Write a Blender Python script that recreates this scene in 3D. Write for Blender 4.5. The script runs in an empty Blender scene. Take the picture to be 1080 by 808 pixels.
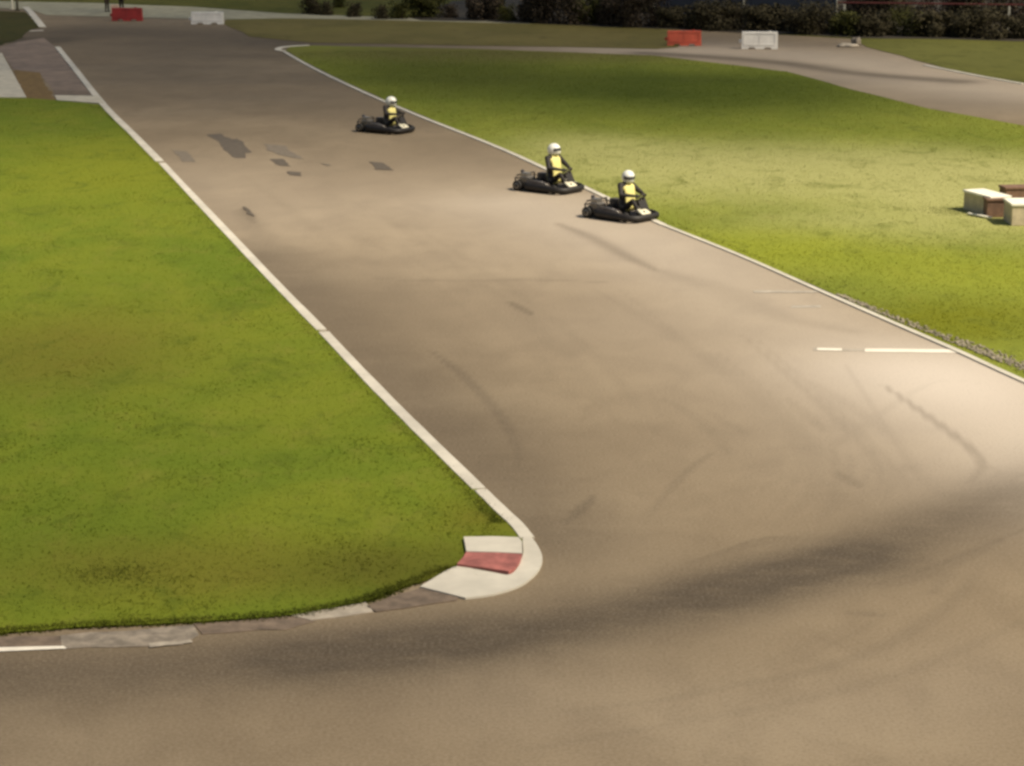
import bpy, bmesh, math, random
import numpy as np
from mathutils import Vector, Matrix
R = math.radians
random.seed(7); rng = np.random.default_rng(7)
sc = bpy.context.scene
COL = sc.collection

# ------------------------------------------------------------------ camera geometry (photo 1080 x 808)
F = 2400.0; H = 9.5; YH = -160.0
P = math.atan((404 - YH) / F)
sp, cp = math.sin(P), math.cos(P)
def G(u, v, z=0.0):
    """where the ray through photo pixel (u, v) meets height z"""
    x = (u - 540) / F; y = -(v - 404) / F
    d = Vector((x, cp + y * sp, -sp + y * cp))
    t = (z - H) / d.z
    return Vector((d.x * t, d.y * t, z))
def GP(pts, z=0.0): return [G(u, v, z) for u, v in pts]

# ------------------------------------------------------------------ materials
def newmat(name):
    m = bpy.data.materials.new(name); m.use_nodes = True
    nt = m.node_tree; b = nt.nodes['Principled BSDF']
    return m, nt, b
def noise(nt, scale, detail=4, rough=.6, vec=None, dist=0):
    n = nt.nodes.new('ShaderNodeTexNoise'); n.inputs['Scale'].default_value = scale
    n.inputs['Detail'].default_value = detail; n.inputs['Roughness'].default_value = rough
    n.inputs['Distortion'].default_value = dist
    if vec is not None: nt.links.new(vec, n.inputs['Vector'])
    return n.outputs['Fac']
def ramp(nt, fac, a, b):
    r = nt.nodes.new('ShaderNodeMapRange'); r.interpolation_type = 'SMOOTHSTEP'
    r.inputs['From Min'].default_value = a; r.inputs['From Max'].default_value = b
    nt.links.new(fac, r.inputs['Value']); return r.outputs['Result']
def mix(nt, fac, a, b, mode='MIX'):
    m = nt.nodes.new('ShaderNodeMix'); m.data_type = 'RGBA'; m.blend_type = mode
    for s, v in ((m.inputs[0], fac), (m.inputs[6], a), (m.inputs[7], b)):
        if isinstance(v, bpy.types.NodeSocket): nt.links.new(v, s)
        elif isinstance(v, (int, float)): s.default_value = v
        else: s.default_value = (*v, 1)
    return m.outputs[2]
def mathn(nt, op, a, b):
    m = nt.nodes.new('ShaderNodeMath'); m.operation = op
    for s, v in ((m.inputs[0], a), (m.inputs[1], b)):
        if isinstance(v, bpy.types.NodeSocket): nt.links.new(v, s)
        else: s.default_value = v
    return m.outputs[0]
def objcoord(nt, scale=(1, 1, 1)):
    t = nt.nodes.new('ShaderNodeTexCoord'); mp = nt.nodes.new('ShaderNodeMapping')
    mp.inputs['Scale'].default_value = scale
    nt.links.new(t.outputs['Object'], mp.inputs['Vector']); return mp.outputs['Vector']
def bump(nt, b, h, strength=.4, dist=.02):
    n = nt.nodes.new('ShaderNodeBump'); n.inputs['Strength'].default_value = strength
    n.inputs['Distance'].default_value = dist
    nt.links.new(h, n.inputs['Height']); nt.links.new(n.outputs['Normal'], b.inputs['Normal'])
def simple(name, col, rough=.6, metal=0, var=.25, scale=9, bmp=0):
    m, nt, b = newmat(name)
    v = objcoord(nt)
    n = noise(nt, scale, 5, .65, v)
    c = mix(nt, ramp(nt, n, .3, .75), tuple(x * (1 - var) for x in col), tuple(min(1, x * (1 + var * .6)) for x in col))
    nt.links.new(c, b.inputs['Base Color'])
    b.inputs['Roughness'].default_value = rough; b.inputs['Metallic'].default_value = metal
    if bmp: bump(nt, b, noise(nt, scale * 6, 3, .6, v), bmp, .01)
    return m

# asphalt: attributes 'rubber_dim' and 'light_pool' hold wear plus painted light and dimness
def asphalt_mat():
    m, nt, b = newmat('worn_asphalt')
    v = objcoord(nt)
    big = noise(nt, .12, 4, .6, v); med = noise(nt, .9, 5, .65, objcoord(nt, (1, .55, 1)), .3); fine = noise(nt, 22, 4, .75, v)
    c = mix(nt, ramp(nt, big, .35, .68), (.206, .156, .098), (.262, .203, .131))
    c = mix(nt, mathn(nt, 'MULTIPLY', ramp(nt, med, .38, .72), .5), c, (.158, .117, .071))
    at = nt.nodes.new('ShaderNodeAttribute'); at.attribute_name = 'light_pool'
    c = mix(nt, at.outputs['Fac'], c, (.60, .53, .46))
    at = nt.nodes.new('ShaderNodeAttribute'); at.attribute_name = 'rubber_dim'
    st = noise(nt, 1.6, 5, .7, objcoord(nt, (.8, 1.8, 1)))
    rf = mathn(nt, 'MULTIPLY', at.outputs['Fac'], ramp(nt, st, -.35, .62))
    c = mix(nt, rf, c, (.052, .038, .024))
    c = mix(nt, mathn(nt, 'MULTIPLY', ramp(nt, fine, .4, .75), .30), c, (.36, .31, .25))
    c = mix(nt, mathn(nt, 'MULTIPLY', ramp(nt, fine, .52, .25), .45), c, (.10, .08, .06))
    nt.links.new(c, b.inputs['Base Color'])
    b.inputs['Roughness'].default_value = .88
    b.inputs['Specular IOR Level'].default_value = .25
    bump(nt, b, noise(nt, 60, 3, .8, v), .35, .008)
    return m

def blobmask(nt, pos, c, rx, ry, ang=0):
    mp = nt.nodes.new('ShaderNodeMapping'); mp.vector_type = 'TEXTURE'
    mp.inputs['Location'].default_value = (c[0], c[1], 0)
    mp.inputs['Rotation'].default_value = (0, 0, ang)
    mp.inputs['Scale'].default_value = (rx, ry, 1000)
    nt.links.new(pos, mp.inputs['Vector'])
    l = nt.nodes.new('ShaderNodeVectorMath'); l.operation = 'LENGTH'
    nt.links.new(mp.outputs['Vector'], l.inputs[0])
    r = nt.nodes.new('ShaderNodeMapRange'); r.interpolation_type = 'SMOOTHERSTEP'
    r.inputs['From Min'].default_value = 1; r.inputs['From Max'].default_value = 0
    nt.links.new(l.outputs['Value'], r.inputs['Value'])
    return r.outputs['Result']

def grass_mat(name, c1, c2, blobs=(), blade=False, rough=.9, dry=(.2, .18, .035), dryamt=.3):
    m, nt, b = newmat(name)
    g = nt.nodes.new('ShaderNodeNewGeometry'); pos = g.outputs['Position']
    mp = nt.nodes.new('ShaderNodeMapping'); mp.inputs['Scale'].default_value = (1, .6, .2)
    nt.links.new(pos, mp.inputs['Vector']); v = mp.outputs['Vector']
    n1 = noise(nt, .22, 5, .62, v, .6); n2 = noise(nt, 1.3, 5, .7, v, .3); n3 = noise(nt, 16, 4, .75, v)
    c = mix(nt, ramp(nt, n1, .36, .64), c1, c2)
    c = mix(nt, mathn(nt, 'MULTIPLY', ramp(nt, n2, .48, .72), dryamt), c, dry)
    for (cc, rx, ry, ang, col, amt) in blobs:
        k = mathn(nt, 'MULTIPLY', blobmask(nt, pos, cc, rx, ry, ang), mathn(nt, 'ADD', mathn(nt, 'MULTIPLY', n2, .8 * amt), .6 * amt))
        c = mix(nt, k, c, col)
    c = mix(nt, mathn(nt, 'MULTIPLY', ramp(nt, n3, .55, .25), .25), c, tuple(x * .45 for x in c1))
    n4 = noise(nt, .8, 6, .75, v, .8); c = mix(nt, mathn(nt, 'MULTIPLY', ramp(nt, n4, .50, .70), .6), c, tuple(x * .62 for x in c1))
    nt.links.new(c, b.inputs['Base Color'])
    b.inputs['Roughness'].default_value = rough
    b.inputs['Specular IOR Level'].default_value = .15
    if blade:
        t = nt.nodes.new('ShaderNodeBsdfTranslucent'); nt.links.new(c, t.inputs['Color']); nt.links.new(g.outputs['True Normal'], t.inputs['Normal'])
        ms = nt.nodes.new('ShaderNodeMixShader'); ms.inputs[0].default_value = .45
        nt.links.new(b.outputs[0], ms.inputs[1]); nt.links.new(t.outputs[0], ms.inputs[2])
        nt.links.new(ms.outputs[0], nt.nodes['Material Output'].inputs['Surface'])
    else:
        bump(nt, b, noise(nt, 30, 3, .7, v), .2, .02)
    return m

# ------------------------------------------------------------------ object helpers
def tag(o, label=None, cat=None, group=None, kind=None):
    if label: o['label'] = label
    if cat: o['category'] = cat
    if group: o['group'] = group
    if kind: o['kind'] = kind
    return o
def link(name, me, mat=None, parent=None):
    o = bpy.data.objects.new(name, me); COL.objects.link(o)
    if mat is not None:
        for mm in (mat if isinstance(mat, (list, tuple)) else [mat]): me.materials.append(mm)
    if parent is not None: o.parent = parent
    return o
def fin(name, bm, mat, parent=None, smooth=False, bevel=0, seg=2):
    if bevel:
        bmesh.ops.bevel(bm, geom=[e for e in bm.edges if e.calc_face_angle(0) > .5], offset=bevel, segments=seg, affect='EDGES', profile=.6)
    bmesh.ops.recalc_face_normals(bm, faces=bm.faces)
    me = bpy.data.meshes.new(name); bm.to_mesh(me); bm.free()
    if smooth:
        for p in me.polygons: p.use_smooth = True
    return link(name, me, mat, parent)
def empty(name, loc, rz=0):
    o = bpy.data.objects.new(name, None); COL.objects.link(o); o.location = loc; o.rotation_euler = (0, 0, rz)
    o.empty_display_size = .2; return o
def box(bm, c, s, rot=None):
    m = Matrix.Translation(c) @ (rot.to_4x4() if rot else Matrix()) @ Matrix.Diagonal((*s, 1))
    return bmesh.ops.create_cube(bm, size=1, matrix=m)
def tube(bm, pts, r, n=8, caps=True):
    pts = [Vector(p) for p in pts]; rs = r if isinstance(r, (list, tuple)) else [r] * len(pts)
    rings = []; up = Vector((0, 0, 1))
    for i, p in enumerate(pts):
        d = (pts[min(i + 1, len(pts) - 1)] - pts[max(i - 1, 0)]).normalized()
        a = d.cross(up if abs(d.z) < .95 else Vector((1, 0, 0))).normalized(); b_ = d.cross(a)
        rings.append([bm.verts.new(p + (a * math.cos(2 * math.pi * k / n) + b_ * math.sin(2 * math.pi * k / n)) * rs[i]) for k in range(n)])
    for i in range(len(rings) - 1):
        for k in range(n): bm.faces.new((rings[i][k], rings[i][(k + 1) % n], rings[i + 1][(k + 1) % n], rings[i + 1][k]))
    if caps: bm.faces.new(rings[0]); bm.faces.new(rings[-1][::-1])
def lathe(bm, prof, n=24, M=Matrix()):
    """profile (r, z) spun about local z"""
    rings = [[bm.verts.new(M @ Vector((r * math.cos(2 * math.pi * k / n), r * math.sin(2 * math.pi * k / n), z))) for k in range(n)] for r, z in prof]
    for i in range(len(rings) - 1):
        for k in range(n): bm.faces.new((rings[i][k], rings[i][(k + 1) % n], rings[i + 1][(k + 1) % n], rings[i + 1][k]))
    bm.faces.new(rings[0][::-1]); bm.faces.new(rings[-1])
def loft(bm, rings, cap=True):
    vs = [[bm.verts.new(p) for p in r] for r in rings]; n = len(vs[0])
    for i in range(len(vs) - 1):
        for k in range(n): bm.faces.new((vs[i][k], vs[i][(k + 1) % n], vs[i + 1][(k + 1) % n], vs[i + 1][k]))
    if cap: bm.faces.new(vs[0][::-1]); bm.faces.new(vs[-1])
def blobs_mesh(name, mats4, mat, sub=2):
    b0 = bmesh.new(); bmesh.ops.create_icosphere(b0, subdivisions=sub, radius=1)
    V = np.array([v.co[:] for v in b0.verts]); Fc = np.array([[v.index for v in f.verts] for f in b0.faces]); b0.free()
    A = np.array([[list(r) for r in m] for m in mats4])
    VV = np.einsum('nij,vj->nvi', A[:, :3, :3], V) + A[:, None, :3, 3]
    FF = (Fc[None] + (np.arange(len(A)) * len(V))[:, None, None]).reshape(-1, 3); VV = VV.reshape(-1, 3)
    me = bpy.data.meshes.new(name); me.vertices.add(len(VV)); me.vertices.foreach_set('co', VV.ravel())
    me.loops.add(FF.size); me.loops.foreach_set('vertex_index', FF.ravel()); me.polygons.add(len(FF))
    me.polygons.foreach_set('loop_start', np.arange(0, FF.size, 3)); me.polygons.foreach_set('loop_total', np.full(len(FF), 3)); me.update()
    return link(name, me, mat)
def sheet(name, pts, z, mat, kind='structure', thick=0, jag=0, parent=None, step=None):
    """flat area with the outline pts (world xy), optionally a slab with thickness and an uneven edge"""
    P_ = [Vector((p[0], p[1])) for p in pts]
    if step:
        Q = []
        for i, p in enumerate(P_):
            q = P_[(i + 1) % len(P_)]; n = max(1, min(160, int((q - p).length / step)))
            Q += [p.lerp(q, k / n) for k in range(n)]
        P_ = Q
    if jag: P_ = [p + Vector((random.uniform(-jag, jag), random.uniform(-jag, jag))) for p in P_]
    bm = bmesh.new()
    vs = [bm.verts.new((p.x, p.y, z)) for p in P_]
    es = [bm.edges.new((vs[i], vs[(i + 1) % len(vs)])) for i in range(len(vs))]
    bmesh.ops.triangle_fill(bm, use_beauty=True, use_dissolve=False, edges=es)
    if thick:
        ret = bmesh.ops.extrude_face_region(bm, geom=list(bm.faces))
        for e in ret['geom']:
            if isinstance(e, bmesh.types.BMVert): e.co.z -= thick
    bmesh.ops.recalc_face_normals(bm, faces=bm.faces)
    if not thick:
        for f in bm.faces:
            if f.normal.z < 0: f.normal_flip()
    o = fin_raw(name, bm, mat, parent)
    if kind: o['kind'] = kind
    return o
def fin_raw(name, bm, mat, parent=None):
    me = bpy.data.meshes.new(name); bm.to_mesh(me); bm.free(); return link(name, me, mat, parent)
def smooth_line(pts, n=6):
    """Catmull-Rom through pts"""
    out = []
    for i in range(len(pts) - 1):
        p0 = pts[max(i - 1, 0)]; p1 = pts[i]; p2 = pts[i + 1]; p3 = pts[min(i + 2, len(pts) - 1)]
        for k in range(n):
            t = k / n
            out.append(.5 * ((2 * p1) + (p2 - p0) * t + (2 * p0 - 5 * p1 + 4 * p2 - p3) * t * t + (3 * p1 - p0 - 3 * p2 + p3) * t ** 3))
    out.append(pts[-1]); return out
def strip(name, pts, w, z, mat, thick=.03, side=0, wob=0):
    """raised edging of width w (number or list) along world points; side -1..1 shifts it"""
    L, Rr = [], []
    for i, p in enumerate(pts):
        d = (pts[min(i + 1, len(pts) - 1)] - pts[max(i - 1, 0)]); d.z = 0; d.normalize()
        nrm = Vector((-d.y, d.x, 0)); ww = w[i] if isinstance(w, list) else w
        ww *= 1 + random.uniform(-wob, wob)
        L.append(p + nrm * ww * (.5 + side * .5)); Rr.append(p - nrm * ww * (.5 - side * .5))
    bm = bmesh.new()
    rows = [[bm.verts.new((a.x, a.y, z - thick)), bm.verts.new((a.x, a.y, z)), bm.verts.new((b.x, b.y, z)), bm.verts.new((b.x, b.y, z - thick))] for a, b in zip(L, Rr)]
    for i in range(len(rows) - 1):
        for k in range(3): bm.faces.new((rows[i][k], rows[i][k + 1], rows[i + 1][k + 1], rows[i + 1][k]))
    bm.faces.new(rows[0]); bm.faces.new(rows[-1][::-1])
    bmesh.ops.recalc_face_normals(bm, faces=bm.faces)
    o = fin_raw(name, bm, mat); o['kind'] = 'structure'; return o

# ------------------------------------------------------------------ palette
M_asphalt = asphalt_mat()
gx = lambda u, v: tuple(G(u, v)[:2])
GREEN = (.108, .150, .010); GREEN2 = (.148, .176, .013); OLIVE = (.132, .124, .014); LIT_PALE = (.34, .335, .125); DIM_GREEN = (.075, .098, .005); LIT_YELL = (.225, .250, .020)  # pale, yellow and darkest tones paint lit and dim infield light
M_grassL = grass_mat('mown_grass', GREEN, GREEN2, [
    (gx(120, 180), 7, 14, .1, (.17, .19, .012), .8),
    (gx(60, 370), 4.5, 7, 0, OLIVE, .8), (gx(200, 600), 5, 2.6, 0, OLIVE, .75), (gx(420, 600), 2.6, 2.2, .2, (.085, .086, .008), .8),
    (gx(520, 545), 1.5, 2.2, 0, (.13, .115, .01), .6)])
M_bladeL = grass_mat('mown_grass_blade', GREEN, GREEN2, [
    (gx(120, 180), 7, 14, .1, (.17, .19, .012), .8),
    (gx(60, 370), 4.5, 7, 0, OLIVE, .8), (gx(200, 600), 5, 2.6, 0, OLIVE, .75), (gx(420, 600), 2.6, 2.2, .2, (.085, .086, .008), .8),
    (gx(520, 545), 1.5, 2.2, 0, (.13, .115, .01), .6)], blade=True)
M_grassR = grass_mat('infield_grass', (.155, .185, .022), (.2, .225, .03), [  # blobs put light pools and dim stretches into the grass colour
    (gx(720, 95), 19, 17, 0, DIM_GREEN, 1.05), (gx(480, 75), 10, 16, 0, (.085, .1, .008), 1.0),
    (gx(800, 180), 13, 12, -.2, LIT_PALE, 1.0), (gx(640, 160), 5, 9, .3, LIT_PALE, .7), (gx(900, 240), 6, 5, .4, LIT_PALE, .6), (gx(1040, 200), 8, 14, 0, LIT_PALE, 1.2),
    (gx(820, 262), 6, 5.5, .5, LIT_YELL, .8), (gx(1000, 340), 5, 4, .6, (.14, .15, .006), .9), (gx(1040, 290), 5, 5, 0, LIT_YELL, .6),
    (gx(560, 56), 26, 9, 0, (.13, .12, .028), 1.0)])
M_bladeR = grass_mat('infield_grass_blade', (.155, .170, .014), (.2, .21, .02), [  # same painted light pools for the blades
    (gx(720, 95), 19, 17, 0, DIM_GREEN, 1.05), (gx(480, 75), 10, 16, 0, (.085, .1, .008), 1.0),
    (gx(800, 180), 13, 12, -.2, LIT_PALE, 1.0), (gx(640, 160), 5, 9, .3, LIT_PALE, .7), (gx(900, 240), 6, 5, .4, LIT_PALE, .6), (gx(1040, 200), 8, 14, 0, LIT_PALE, 1.2),
    (gx(820, 262), 6, 5.5, .5, LIT_YELL, .8), (gx(1000, 340), 5, 4, .6, (.14, .15, .006), .9), (gx(1040, 290), 5, 5, 0, LIT_YELL, .6),
    (gx(560, 56), 26, 9, 0, (.13, .12, .028), 1.0)], blade=True)
M_grassF = grass_mat('far_grass', (.065, .07, .009), (.088, .085, .014), [(gx(1010, 58), 14, 22, 0, (.13, .13, .03), .9)])  # dark tone also carries the dim light of the far end
M_verge = grass_mat('dusty_verge', (.125, .108, .032), (.15, .125, .04), dry=(.17, .135, .05))
M_darkgrass = grass_mat('rough_grass', (.042, .042, .008), (.06, .05, .012), dry=(.07, .045, .02))
M_white = simple('white_edge_paint', (.57, .53, .45), .7, var=.16, scale=.9, bmp=.2)
M_wpale = simple('weathered_white_paint', (.38, .33, .265), .75, var=.35, scale=3, bmp=.2)
M_kred = simple('faded_red_paint', (.40, .135, .115), .7, var=.45, scale=3, bmp=.2)
M_kbrown = simple('scuffed_kerb_concrete', (.165, .122, .088), .85, var=.4, scale=4, bmp=.3)
M_kgrey = simple('grey_kerb_concrete', (.25, .21, .165), .85, var=.45, scale=4, bmp=.3)
M_conc = simple('pale_concrete', (.33, .31, .215), .85, var=.25, scale=1.2, bmp=.2)
M_slab = simple('white_concrete_slab', (.50, .46, .37), .8, var=.2, scale=2)
M_side = simple('pinkish_side_asphalt', (.215, .16, .122), .88, var=.3, scale=1.2, bmp=.2)
M_dirt = simple('brown_earth', (.17, .105, .032), .95, var=.35, scale=3, bmp=.5)
M_patch = simple('asphalt_repair', (.10, .08, .06), .9, var=.25, scale=6, bmp=.3)
M_patch2 = simple('faded_asphalt_repair', (.165, .135, .102), .9, var=.25, scale=6, bmp=.3)
M_line = simple('worn_line_paint', (.78, .72, .62), .75, var=.12, scale=4)
M_line2 = simple('ghost_line_paint', (.39, .345, .285), .8, var=.25, scale=4)
M_joint = simple('joint_filler', (.08, .065, .05), .9)

# ------------------------------------------------------------------ ground and asphalt sheets
bm = bmesh.new()
vs = [bm.verts.new(p) for p in ((-900, -200, -.03), (900, -200, -.03), (900, 2500, -.03), (-900, 2500, -.03))]
bm.faces.new(vs); fin_raw('ground', bm, M_grassF)['kind'] = 'structure'

ys = [17.0]
while ys[-1] < 152: ys.append(ys[-1] + .10 + max(0, ys[-1] - 28) * .0045)
ys = np.array(ys); xs = np.concatenate([np.arange(-42, -18, .4), np.arange(-18, 16, .1), np.arange(16, 46, .4)])
XX, YY = np.meshgrid(xs, ys)
nx_, ny_ = len(xs), len(ys)
co = np.stack([XX, YY, np.zeros_like(XX)], -1).reshape(-1, 3)
idx = np.arange(nx_ * ny_).reshape(ny_, nx_)
faces = np.stack([idx[:-1, :-1], idx[:-1, 1:], idx[1:, 1:], idx[1:, :-1]], -1).reshape(-1, 4)
me = bpy.data.meshes.new('asphalt_track')
me.vertices.add(len(co)); me.vertices.foreach_set('co', co.ravel())
me.loops.add(faces.size); me.loops.foreach_set('vertex_index', faces.ravel())
me.polygons.add(len(faces)); me.polygons.foreach_set('loop_start', np.arange(0, faces.size, 4)); me.polygons.foreach_set('loop_total', np.full(len(faces), 4))
me.update(); me.validate()
def line_dist(poly):
    best = np.full(XX.shape, 1e9)
    for a, b in zip(poly[:-1], poly[1:]):
        d = np.array([b.x - a.x, b.y - a.y]); L2 = (d ** 2).sum() + 1e-9
        t = np.clip(((XX - a.x) * d[0] + (YY - a.y) * d[1]) / L2, 0, 1)
        best = np.minimum(best, np.hypot(XX - a.x - t * d[0], YY - a.y - t * d[1]))
    return best
rub_dim = np.zeros_like(XX); light_pool = np.zeros_like(XX)
def stroke(arr, pts, sig, amt, power=2):
    poly = smooth_line([G(*p) for p in pts], 5)
    d = line_dist(poly)
    if sig < .5:      # a tyre mark thins out towards both ends
        a_, b_ = poly[0], poly[-1]; L_ = (b_ - a_).length
        t_ = np.clip(((XX - a_.x) * (b_.x - a_.x) + (YY - a_.y) * (b_.y - a_.y)) / L_ ** 2, 0, 1)
        d = d / (np.sin(np.pi * np.clip(t_, .04, .96)) ** .5 + .15)
    np.copyto(arr, np.maximum(arr, amt * np.exp(-(d / sig) ** power)) if sig < .5 else arr + amt * np.exp(-(d / sig) ** power))
# broad rubbered racing line through the bend
stroke(rub_dim, [(-500, 720), (-100, 715), (150, 706), (330, 692), (480, 676), (600, 660), (720, 634), (830, 608), (930, 582), (1060, 545), (1200, 500)], 1.15, .36)
stroke(rub_dim, [(-600, 735), (-100, 716), (150, 704), (330, 690), (450, 678)], 1.2, .30)
stroke(rub_dim, [(760, 622), (880, 585), (980, 548), (1080, 505), (1200, 450)], .7, .22)
stroke(rub_dim, [(330, 692), (480, 676), (600, 658), (720, 632), (830, 605), (900, 590)], .85, .46)
stroke(rub_dim, [(780, 640), (880, 600), (960, 560), (1050, 520)], .9, .14)
stroke(rub_dim, [(-300, 800), (0, 770), (300, 745), (560, 715), (700, 690)], 1.6, .12)
stroke(rub_dim, [(250, 270), (330, 320), (400, 385), (480, 450), (540, 520), (575, 560)], 1.9, .38)
stroke(rub_dim, [(150, 150), (205, 215), (300, 300), (400, 410), (500, 510), (560, 570)], 1.2, .16)
stroke(rub_dim, [(20, 33), (80, 34), (150, 36), (250, 40), (330, 46)], 7.0, .62)  # dim light of the far end painted as darker asphalt
stroke(rub_dim, [(60, 60), (200, 62), (300, 85), (380, 120)], 13, .30)  # broad painted dimness, fading towards the karts
stroke(rub_dim, [(680, 56), (760, 61), (830, 67), (900, 77), (1010, 86)], 1.0, .75)
stroke(rub_dim, [(28, 42), (42, 44), (55, 42)], 1.6, .6)
stroke(rub_dim, [(740, 40), (820, 42), (890, 48)], 5, .45)  # darker asphalt behind the barriers
stroke(rub_dim, [(1020, 110), (1080, 112), (1200, 125)], 3, .3)  # darker stretch of the far right road
# single tyre marks
for pts, s, a in [
    ([(588, 236), (625, 251), (660, 270), (692, 285)], .22, .42), ([(692, 285), (760, 305), (830, 335), (900, 350)], .45, .16),
    ([(455, 370), (490, 398), (520, 430), (540, 460), (548, 492)], .14, .52), ([(340, 325), (400, 345), (455, 370)], .2, .2),
    ([(598, 552), (626, 524)], .14, .6), ([(670, 562), (686, 541), (724, 498), (750, 478)], .08, .26), ([(612, 560), (640, 530)], .08, .25),
    ([(256, 219), (268, 236)], .16, .5), ([(250, 222), (275, 250), (305, 275)], .45, .3),
    ([(536, 318), (562, 332)], .12, .5), ([(380, 293), (450, 296), (560, 295), (640, 298)], .12, .22), ([(270, 300), (330, 300), (400, 306)], .15, .16),
    ([(930, 405), (980, 440), (1020, 470), (1036, 490), (1020, 512), (985, 532), (940, 548)], .09, .34), ([(1036, 490), (1060, 500), (1100, 520)], .12, .25),
    ([(882, 498), (905, 514)], .12, .32), ([(850, 400), (900, 430), (940, 460)], .15, .09), ([(830, 420), (870, 455)], .12, .12),
    ([(600, 750), (700, 738), (790, 720), (870, 705), (950, 672), (1010, 630), (1045, 580)], .12, .16),
    ([(560, 790), (700, 765), (860, 735), (980, 700), (1090, 650)], .12, .10), ([(0, 760), (300, 745), (560, 720)], .15, .2),
    ([(1040, 405), (980, 405), (880, 470), (800, 520)], .1, .07), ([(890, 645), (935, 650)], .1, .3), ([(980, 545), (1010, 575), (985, 625)], .16, .22),
    ([(200, 690), (360, 680), (500, 664)], .12, .3), ([(650, 640), (760, 600), (880, 545), (960, 490)], .3, .10),
    ([(700, 420), (740, 445), (770, 480)], .12, .10), ([(740, 430), (790, 460)], .1, .09), ([(320, 150), (350, 210), (420, 300), (500, 372)], .5, .08)]:
    stroke(rub_dim, pts, s, a, 4 if s < .2 else 2)
for k in range(13):      # faint overlapping marks that follow the bend, some in pairs
    j = lambda a: random.uniform(-a, a)
    pts = [(600 + 30 * k + j(12), 292 + 9 * k + j(8)), (735 + 24 * k + j(12), 372 + 13 * k + j(8)), (830 + 17 * k + j(10), 450 + 9 * k + j(8)), (840 + 8 * k + j(10), 520 + 9 * k), (740 + 4 * k + j(20), 590 + 10 * k), (560 + j(30), 640 + 10 * k)]
    a0 = random.randint(0, 2); pts = pts[a0:a0 + random.randint(3, 5)]
    stroke(rub_dim, pts, random.uniform(.07, .2), random.uniform(.07, .17), 3)
    if k % 3 == 0: stroke(rub_dim, [(u + 16, v + 5) for u, v in pts], .08, .10, 3)
for k in range(16):      # fine streaks laid along the dark line through the bend
    o1, o2, o3 = random.uniform(-34, 30), random.uniform(-40, 40), random.uniform(-60, 60)
    full = [(-60, 716 + o1 * .5), (150, 705 + o1 * .5), (330, 692 + o1 * .6), (480, 677 + o1 * .7), (600, 660 + o1), (720, 634 + o2), (830, 604 + o2), (930, 576 + o3), (1060, 530 + o3), (1180, 480 + o3)]
    a0 = random.randint(0, 5)
    stroke(rub_dim, full[a0:a0 + random.randint(4, 6)], random.uniform(.06, .16), random.uniform(.28, .5), 3)
for k in range(6):
    stroke(rub_dim, [(250 + 40 * k + random.uniform(-15, 15), 180 + 12 * k), (380 + 45 * k, 280 + 15 * k), (470 + 45 * k, 380 + 16 * k)], random.uniform(.1, .3), random.uniform(.06, .12), 3)
# pools of light painted in as paler asphalt
stroke(light_pool, [(150, 200), (300, 220), (480, 215), (640, 250)], 8.5, .16)
stroke(light_pool, [(560, 215), (700, 262), (860, 335), (1000, 400)], 2.6, .26)
stroke(light_pool, [(1000, 395), (1080, 440), (1200, 500)], 2.8, .58)
stroke(light_pool, [(700, 350), (850, 420), (960, 480)], 3.5, .10)
stroke(light_pool, [(560, 740), (800, 760), (1050, 720)], 1.6, .05)
stroke(light_pool, [(690, 52), (850, 60), (950, 78), (1080, 100)], 5.5, .35)
for nme, arr in (('rubber_dim', rub_dim), ('light_pool', light_pool)):
    a = me.attributes.new(nme, 'FLOAT', 'POINT'); a.data.foreach_set('value', np.clip(arr, 0, .95).ravel().astype(np.float32))
o = link('asphalt_track', me, M_asphalt); o['kind'] = 'structure'

# ------------------------------------------------------------------ grass areas lying on top
W = lambda pts: [G(*p) for p in pts]
LEFT_EDGE = [(60, 50), (78, 72), (110, 112), (170, 172), (235, 242), (340, 350), (440, 453), (510, 520), (542, 552), (560, 570), (571, 590), (566, 606), (548, 620), (515, 632), (488, 637)]
RIGHT_EDGE = [(300, 55), (330, 72), (380, 96), (440, 122), (530, 158), (616, 198), (700, 238), (780, 270), (855, 303), (930, 336), (1010, 371), (1080, 403), (1300, 500)]
leftfield = W([(-600, 98), (0, 101), (28, 104), (57, 106), (109, 111)] + [(u - 2, v + 1) for u, v in LEFT_EDGE[3:9]] + [(552, 572), (540, 600), (500, 610), (481, 601), (455, 612), (430, 619), (385, 636), (310, 650), (200, 658), (100, 662), (0, 669), (-800, 700)])
sheet('grass_field', leftfield, .022, M_grassL, step=.5, jag=.015)
rightfield = W([(u + 1.5, v - 1) for u, v in RIGHT_EDGE] + [(1700, 400), (1700, 260), (1080, 133), (980, 115), (900, 95), (830, 76), (690, 59), (500, 52), (400, 50), (330, 48.5), (306, 50)])
sheet('infield_grass', rightfield, .022, M_grassR, step=1.2, jag=.05)
sheet('grass_verge', W([(238, 25), (262, 39), (330, 45.5), (480, 48), (600, 50), (690, 52), (712, 50), (722, 40), (716, 30), (560, 24), (420, 21), (300, 18), (240, 19)]), .016, M_verge, step=3, jag=.15)
sheet('outer_grass', W([(898, 41), (915, 50), (950, 59), (1000, 73.5), (1080, 89), (1700, 200), (1700, 40), (1080, 42), (990, 41)]), .02, M_grassF, step=2, jag=.1)
sheet('rough_grass', W([(-300, 13), (0, 12), (27, 13), (43, 29), (30, 33), (20, 42), (0, 48), (-300, 48)]), .02, M_darkgrass, step=1, jag=.1)
sheet('far_field', W([(-800, 1.0), (0, 1.5), (100, 4), (200, 7.5), (300, 15), (420, 20), (560, 24.5), (720, 31), (900, 41), (1100, 43), (1800, 43), (2600, -40), (-1500, -40)]), .012, M_grassF)
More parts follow.
